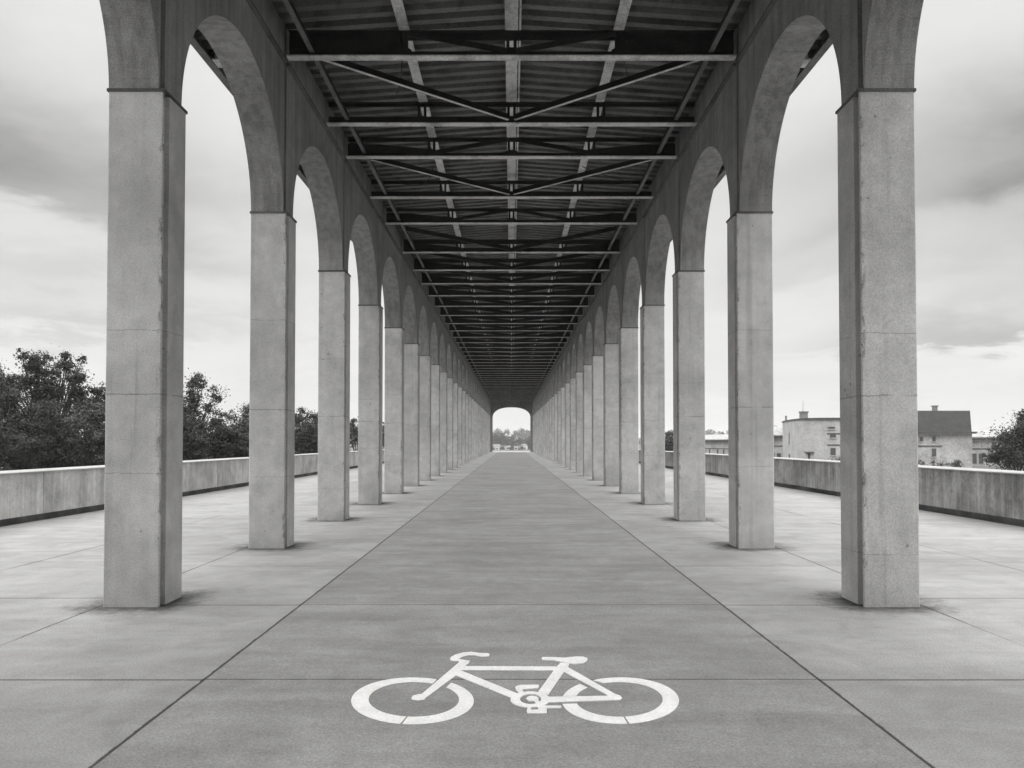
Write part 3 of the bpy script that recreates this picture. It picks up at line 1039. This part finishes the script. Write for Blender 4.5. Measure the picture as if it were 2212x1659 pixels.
# ------------------------------------------------------------------ houses beyond the right parapet
def wall_window(parent, a, b, t, z0, z1, w, frame=True):
    """window on the wall running from plan point a to b, centred at fraction t"""
    a, b = Vector((a[0], a[1], 0)), Vector((b[0], b[1], 0))
    d = (b - a).normalized()
    nrm = Vector((d.y, -d.x, 0))
    if nrm.dot(Vector((0, 0, 0)) - a) < 0:
        nrm = -nrm
    c = a.lerp(b, t)
    def quadbox(w2, za, zb, o0, o1):
        m = MB()
        vs = []
        for z in (za, zb):
            for (u, o) in ((-w2, o0), (w2, o0), (w2, o1), (-w2, o1)):
                p = c + d * u + nrm * o
                vs.append((p.x, p.y, z))
        m.add(vs, [(3, 2, 1, 0), (4, 5, 6, 7), (0, 1, 5, 4), (1, 2, 6, 5), (2, 3, 7, 6), (3, 0, 4, 7)])
        return m
    f = quadbox(w / 2 + 0.07, z0 - 0.07, z1 + 0.07, -0.05, 0.045).build('window', M['frame'], parent)
    quadbox(w / 2, z0, z1, -0.04, 0.06).build('pane', M['pane'], f)
    quadbox(w / 2 + 0.12, z0 - 0.13, z0 - 0.0705, -0.04, 0.13).build('sill', M['render'], f)


GH = -2.6


def hz(y, Y):
    return EYE + (955 - y) / 1677.0 * Y


def hx(x, Y):
    return (x - 1105) / 1677.0 * Y


# curved house
h = thing('house', 'pale house with a curved end wall and flat roof, right of the second right pier', 'house', (0, 0, 0))
plan = [(47, 133), (46.0, 128.5), (43.6, 124), (41.2, 118), (39.7, 112), (38.75, 107.5), (38.35, 104), (38.5, 101.8), (39.2, 100.6), (40.4, 100.05), (47, 99.6), (50, 125)]
zt = 4.58
m = MB(); m.prism(plan, GH, zt); m.build('wall', M['render'], h)
cx_, cy_ = 44.5, 114
m = MB(); m.prism([(cx_ + (x - cx_) * 1.025, cy_ + (y - cy_) * 1.022) for x, y in plan], zt + 0.001, zt + 0.17)
rf = m.build('roof', M['trim'], h)
cxx = hx(1730, 106)
m = MB(); m.box(cxx + 0.0, cxx + 0.85, 105.6, 106.5, zt + 0.171, hz(891, 106)); m.box(cxx - 0.08, cxx + 0.93, 105.52, 106.58, hz(891, 106) + 0.001, hz(889, 106) + 0.03)
m.build('chimney', M['brick'], rf)
m = MB(); m.tube([(cxx + 0.35, 106.05, hz(889, 106)), (cxx + 0.35, 106.05, hz(865, 106))], [0.035, 0.02], 6); m.build('aerial', M['metal'], rf)
m = MB(); m.box(42.3, 42.55, 119.8, 120.05, zt, hz(898, 120)) ; m.build('vent_pipe', M['metal'], rf)
wall_window(h, plan[4], plan[5], 0.6, 1.3, 2.9, 0.5)
wall_window(h, plan[4], plan[5], 0.6, -1.6, -0.1, 1.2)
wall_window(h, plan[7], plan[8], 0.45, -1.4, 0.15, 0.36)
for (xp, y0, y1, w) in ((1796, 922, 926, 0.8), (1799, 938, 945, 0.7), (1799, 968, 983, 0.6), (1822, 968, 983, 0.6)):
    wall_window(h, plan[9], plan[10], (hx(xp, 100) - 40.4) / 6.6, hz(y1, 100), hz(y0, 100), w)
m = MB()
for yy in (936.5, 961):
    m.prism([(40.7, 99.95), (46.9, 99.52), (46.9, 99.7), (40.7, 100.13)], hz(yy, 100) - 0.07, hz(yy, 100) + 0.07)
m.build('ledge', M['trim'], h)
m = MB(); m.prism([(38.2, 101.6), (38.95, 100.4), (39.25, 100.65), (38.6, 101.9)], 0.24, 0.36); m.build('door_hood', M['trim'], h)

# steep roofed house
h = thing('house', 'pale house with a steep dark tiled roof, right of the nearest right pier', 'house', (0, 0, 0))
x0, x1 = 49.0, hx(2100, 100)
ze = hz(932, 100)
m = MB(); m.box(x0, x1, 100, 112, GH, ze); 
m.build('wall', M['render_old'], h)
m = MB()
yr = 101.4
zr = hz(887, yr)
vs = []
for (xa, xb) in ((x0 - 0.3, x0 - 0.1), (x1 - 0.35, hx(2096, yr))):
    vs += [(xa, 99.5, ze - 0.02), (xb, yr, zr), (xb, yr + 7, zr - 0.3), (xa, 112.5, ze - 0.02)]
m.add(vs, [(0, 1, 2, 3), (7, 6, 5, 4), (0, 4, 5, 1), (1, 5, 6, 2), (2, 6, 7, 3), (3, 7, 4, 0)])
rf = m.build('roof', M['roof_dark'], h)
m = MB(); m.box(x0 - 0.35, x1 + 0.3, 99.25, 99.42, ze - 0.16, ze - 0.02); m.build('gutter', M['trim'], h)
m = MB(); m.box(x0 - 0.3, x1 + 0.25, 99.42, 100.3, ze - 0.3, ze - 0.14); m.build('cornice', M['render_old'], h)
xc = hx(2020, 102.5)
m = MB(); m.box(xc - 0.22, xc + 0.22, 102.2, 102.8, zr - 0.5, hz(878, 102.5)); m.box(xc - 0.3, xc + 0.3, 102.1, 102.9, hz(878, 102.5) + 0.001, hz(876, 102.5) + 0.02)
m.build('chimney', M['brick'], rf)
a, b = (x0, 100), (x1, 100)
for (xp, y0, y1, w) in ((2017, 943, 953, 0.42), (2017, 969, 986, 0.5), (1990, 944, 953, 0.4)):
    wall_window(h, a, b, (hx(xp, 100) - x0) / (x1 - x0), hz(y1, 100), hz(y0, 100), w)
m = MB(); m.box(x0 + 0.1, hx(2035, 100), 99.86, 99.999, hz(963, 100) - 0.05, hz(963, 100) + 0.05); m.build('ledge', M['trim'], h)


def low_house(label, pa, pb, depth, ze, zr, wins, roofmat='roof_pale'):
    """long low house whose front runs from plan point pa to pb"""
    pa, pb = Vector(pa), Vector(pb)
    L = (pb - pa).length
    d = (pb - pa).normalized()
    h = thing('house', label, 'house', (pa.x, pa.y, 0))
    h.rotation_euler = (0, 0, math.atan2(d.y, d.x))
    m = MB(); m.box(0, L, 0, depth, GH, ze); m.prism([(0, ze), (depth, ze), (depth / 2, zr - 0.2)], 0.01, L - 0.01, 'x'); m.build('wall', M['render_old'], h)
    m = MB(); m.prism([(-0.6, ze - 0.05), (-0.6, ze + 0.09), (depth / 2, zr), (depth + 0.6, ze + 0.09), (depth + 0.6, ze - 0.05), (depth / 2, zr - 0.18)], -0.3, L + 0.3, 'x')
    m.build('roof', M[roofmat], h)
    m = MB(); m.box(-0.35, L + 0.35, -0.78, -0.602, ze - 0.2, ze); m.box(0, L, -0.5, -0.001, ze - 0.3, ze - 0.15); m.build('gutter', M['trim'], h)
    m = MB(); m.box(0, L, -0.1, -0.001, ze - 1.75, ze - 1.6); m.build('ledge', M['trim'], h)
    for (t, z0, z1, w) in wins:
        c = t * L
        m = MB(); m.box(c - w / 2 - .08, c + w / 2 + .08, -0.06, 0.05, z0 - .08, z1 + .08); f = m.build('window', M['frame'], h)
        m = MB(); m.box(c - w / 2, c + w / 2, -0.075, 0.02, z0, z1); m.build('pane', M['pane'], f)
    return h


low_house('low house with pale tiled roof, left of the curved house', (hx(1625, 128), 130), (hx(1702, 124), 124), 8, hz(941, 126), hz(921, 130),
          [(0.15, -1.6, -0.2, 0.7), (0.4, -1.6, -0.2, 0.7), (0.62, -1.6, -0.2, 0.7), (0.78, -1.6, -0.2, 0.7), (0.93, -1.6, -0.2, 0.7)])
low_house('long low house with sloping pale roof between the second and third right piers', (hx(1490, 165), 165), (hx(1640, 130), 130), 7, hz(950, 150), hz(938, 155),
          [(0.12, -1.2, 0.2, 1.0), (0.2, -1.2, 0.2, 0.8), (0.34, -1.2, 0.2, 0.8), (0.46, -1.2, 0.2, 0.8), (0.55, -1.2, 0.2, 0.8), (0.63, -1.2, 0.2, 0.7), (0.8, -1.2, 0.2, 0.8)])
low_house('low house with pale tiled roof, right of the steep roofed house', (hx(2090, 116), 116), (hx(2270, 114), 114), 9, hz(945, 115), hz(925, 119),
          [(0.07, -1.6, -0.1, 0.8), (0.16, -1.6, -0.1, 0.6), (0.35, -1.6, -0.1, 0.8), (0.6, -1.6, -0.1, 0.8), (0.8, -1.6, -0.1, 0.8)])

# tiny white houses at the end of the view
for i, (xp, w, d_, hh, rot, Y, lab) in enumerate([(1074, 3.6, 3.0, 2.1, 0.3, 396, 'tiny white house at the left in the end arch'), (1097, 2.6, 2.2, 1.4, -0.5, 405, 'tiny white shed left of centre in the end arch'),
                                  (1115, 2.2, 2.0, 1.2, 0.1, 388, 'tiny white shed right of centre in the end arch'), (1135, 2.8, 3.4, 2.3, 0.7, 400, 'tiny white house at the right in the end arch')]):
    X = hx(xp, Y)
    h = thing('house', lab, 'house', (X, Y, -2.4), 'tiny white houses beyond the end arch')
    h.rotation_euler = (0, 0, rot)
    m = MB(); m.box(-w / 2, w / 2, 0, d_, -0.5, hh); m.build('wall', M['white'], h)
    m = MB(); m.prism([(-0.2, hh - 0.05), (d_ / 2, hh + 0.8), (d_ + 0.2, hh - 0.05)], -w / 2 - 0.2, w / 2 + 0.2, 'x'); m.build('roof', M['brick'], h)
    m = MB(); m.box(-0.5, 0.3, -0.03, 0.02, 0.4, 1.1); m.build('window', M['pane'], h)
for i, (xp, r, lab) in enumerate([(1064, 5, 'distant low bush at the left jamb of the end arch'), (1084, 5, 'distant low bush right of the left tiny house'), (1105, 6, 'distant low bush in the middle of the end arch'),
                                  (1126, 6, 'distant low bush left of the right tiny house'), (1146, 5, 'distant low bush at the right jamb of the end arch')]):
    plant('bush', lab, 'shrub', [(xp - r * .6, 970, r * .7), (xp + r * .5, 969, r * .8), (xp, 967, r * .7)], 375 + 4 * (i % 2), xp, 1.6, 2.0, 120 + i, 'leaf', 'distant bushes beyond the end arch', depth=0.4)

# ------------------------------------------------------------------ air
HAZE = 0.0004
if HAZE:
    hm = bpy.data.materials.new('haze_air')
    hm.use_nodes = True
    nt = hm.node_tree
    nt.nodes.remove(nt.nodes['Principled BSDF'])
    pv = nt.nodes.new('ShaderNodeVolumePrincipled')
    pv.inputs['Color'].default_value = (0.93, 0.93, 0.925, 1)
    pv.inputs['Density'].default_value = HAZE
    nt.links.new(pv.outputs[0], nt.nodes['Material Output'].inputs['Volume'])
    m = MB()
    m.box(-3100, 3100, -700, 4100, -4.0, 18.0)
    tag(m.build('haze', hm), kind='stuff')

# ------------------------------------------------------------------ sky, sun
W = bpy.data.worlds.new('World')
bpy.context.scene.world = W
W.use_nodes = True
nt = W.node_tree
nt.nodes.clear()
T = NT.__new__(NT)
T.t = nt
SUN_EL, SUN_ROT = R(58), R(155)
sky = T.n('ShaderNodeTexSky', sky_type='NISHITA')
sky.sun_disc = False
sky.sun_elevation = SUN_EL
sky.sun_rotation = SUN_ROT
bw = T.n('ShaderNodeRGBToBW')
T.link(sky.outputs[0], bw.inputs[0])
tc = T.n('ShaderNodeTexCoord')
sp = T.n('ShaderNodeSeparateXYZ')
T.link(tc.outputs['Generated'], sp.inputs[0])
gx, gy, gz = sp.outputs
az = T.math('ARCTAN2', gx, gy)
el = T.math('ARCSINE', gz)
# cloud deck seen in perspective: divide by height so that the banks flatten towards the skyline
den = T.math('ADD', T.math('MAXIMUM', gz, 0.0), 0.16)
cb = T.n('ShaderNodeCombineXYZ')
T.link(T.math('DIVIDE', gx, den), cb.inputs[0])
T.link(T.math('DIVIDE', gy, den), cb.inputs[1])
cb.inputs[2].default_value = 3.7


def sn(scale, detail, rough, dist=0.0):
    nd = T.n('ShaderNodeTexNoise')
    T.link(cb.outputs[0], nd.inputs['Vector'])
    nd.inputs['Scale'].default_value = scale
    nd.inputs['Detail'].default_value = detail
    nd.inputs['Roughness'].default_value = rough
    nd.inputs['Distortion'].default_value = dist
    return nd.outputs['Fac']


n1 = sn(0.9, 7, 0.55, 0.4)
n2 = sn(2.6, 6, 0.6, 0.2)
n3 = sn(1.7, 5, 0.5, 0.3)
n4 = sn(2.4, 7, 0.6, 0.5)
soft = T.math('ADD', T.math('MULTIPLY', T.math('SUBTRACT', n1, 0.5), 0.9), T.math('MULTIPLY', T.math('SUBTRACT', n2, 0.5), 0.2))


def bank(x, y, wx, wy, tilt, amp, hard=2.0):
    """a grey cloud bank centred at the sky direction of photo point (x, y)"""
    u, v = (x - 1105) / 1677.0, (955 - y) / 1677.0
    a0 = math.atan(u)
    e0 = math.atan(v / math.sqrt(1 + u * u))
    da = T.math('SUBTRACT', az, a0)
    de = T.math('SUBTRACT', T.math('SUBTRACT', el, e0), T.math('MULTIPLY', da, tilt))
    de = T.math('ADD', de, T.math('MULTIPLY', soft, 0.13))
    de = T.math('ADD', de, T.math('MULTIPLY', T.math('SUBTRACT', n4, 0.5), 0.10))
    da = T.math('DIVIDE', T.math('ADD', da, T.math('MULTIPLY', soft, 0.2)), wx / 1677.0)
    de = T.math('DIVIDE', de, wy / 1677.0)
    # sharper lower edge than upper edge
    de = T.math('MULTIPLY', de, T.math('ADD', 1.0, T.math('MULTIPLY', T.math('LESS_THAN', de, 0.0), hard - 1.0)))
    r2 = T.math('ADD', T.math('MULTIPLY', da, da), T.math('MULTIPLY', de, de))
    tex = T.ramp(n3, 0.25, 0.75, 0.75, 1.2)
    return T.math('MULTIPLY', T.math('MULTIPLY', T.math('EXPONENT', T.math('MULTIPLY', r2, -1.0)), amp), tex)


dark = None
for b_ in [(60, 415, 300, 190, -0.30, 0.36, 6.0), (-300, 250, 400, 170, 0.0, 0.25, 1.5), (2180, 365, 330, 170, 0.26, 0.31, 5.0), (2230, 700, 330, 95, 0.08, 0.33, 6.0),
           (60, 610, 260, 50, 0.1, 0.12, 2.0), (90, 705, 280, 45, -0.05, 0.14, 2.5), (1760, 590, 200, 90, 0.15, 0.12, 3.0), (1740, 380, 220, 110, 0.2, 0.10, 2.0), (450, 440, 220, 110, -0.1, 0.13, 3.0),
           (470, 720, 220, 40, 0.0, 0.10, 2.5), (2500, 420, 400, 150, 0, 0.3, 1.5)]:
    k = bank(*b_)
    dark = k if dark is None else T.math('ADD', dark, k)
val = T.math('SUBTRACT', 0.85, dark)
val = T.math('ADD', val, T.math('MULTIPLY', soft, 0.30))
val = T.math('MAXIMUM', val, 0.32)
# added bright ring in the sky above the view lights the walk; dimmer overhead
fill_ring = T.math('MULTIPLY', T.ramp(gz, 0.455, 0.62, 1.0, 6.4), T.ramp(gz, 0.66, 0.92, 1.0, 0.3))
val = T.math('MULTIPLY', val, fill_ring)
mixv = T.math('ADD', T.math('MULTIPLY', val, 9.3), T.math('MULTIPLY', bw.outputs[0], 0.10))
colr = T.n('ShaderNodeVectorMath', operation='SCALE')
colr.inputs[0].default_value = (1.003, 1.0, 0.988)
T.link(mixv, colr.inputs['Scale'])
bg = T.n('ShaderNodeBackground')
bg.inputs['Strength'].default_value = 0.1
T.link(colr.outputs[0], bg.inputs['Color'])
wo = T.n('ShaderNodeOutputWorld')
T.link(bg.outputs[0], wo.inputs['Surface'])

sl = bpy.data.lights.new('sun', 'SUN')
sl.energy = 0.5
sl.angle = R(40)
sl.color = (1.0, 0.995, 0.975)
so = bpy.data.objects.new('sun', sl)
C.objects.link(so)
sdir = Vector((math.sin(SUN_ROT) * math.cos(SUN_EL), math.cos(SUN_ROT) * math.cos(SUN_EL), math.sin(SUN_EL)))
so.rotation_euler = sdir.to_track_quat('Z', 'Y').to_euler()

# ------------------------------------------------------------------ camera
cd = bpy.data.cameras.new('camera')
cd.sensor_width = 36
cd.lens = 36 * F
cd.shift_y = 0.0409
cd.shift_x = 0.0005
cd.clip_end = 9000
cd.clip_start = 0.05
co = bpy.data.objects.new('camera', cd)
C.objects.link(co)
co.location = (0, 0, EYE)
co.rotation_euler = (R(90 + 1.2), 0, 0)
S = bpy.context.scene
S.camera = co
S.view_settings.view_transform = 'Standard'
S.view_settings.look = 'None'
S.view_settings.exposure = 0.0
S.view_settings.gamma = 1.0
S.view_settings.use_curve_mapping = False
S.cycles.max_bounces = 8
S.cycles.diffuse_bounces = 5
S.cycles.volume_bounces = 1
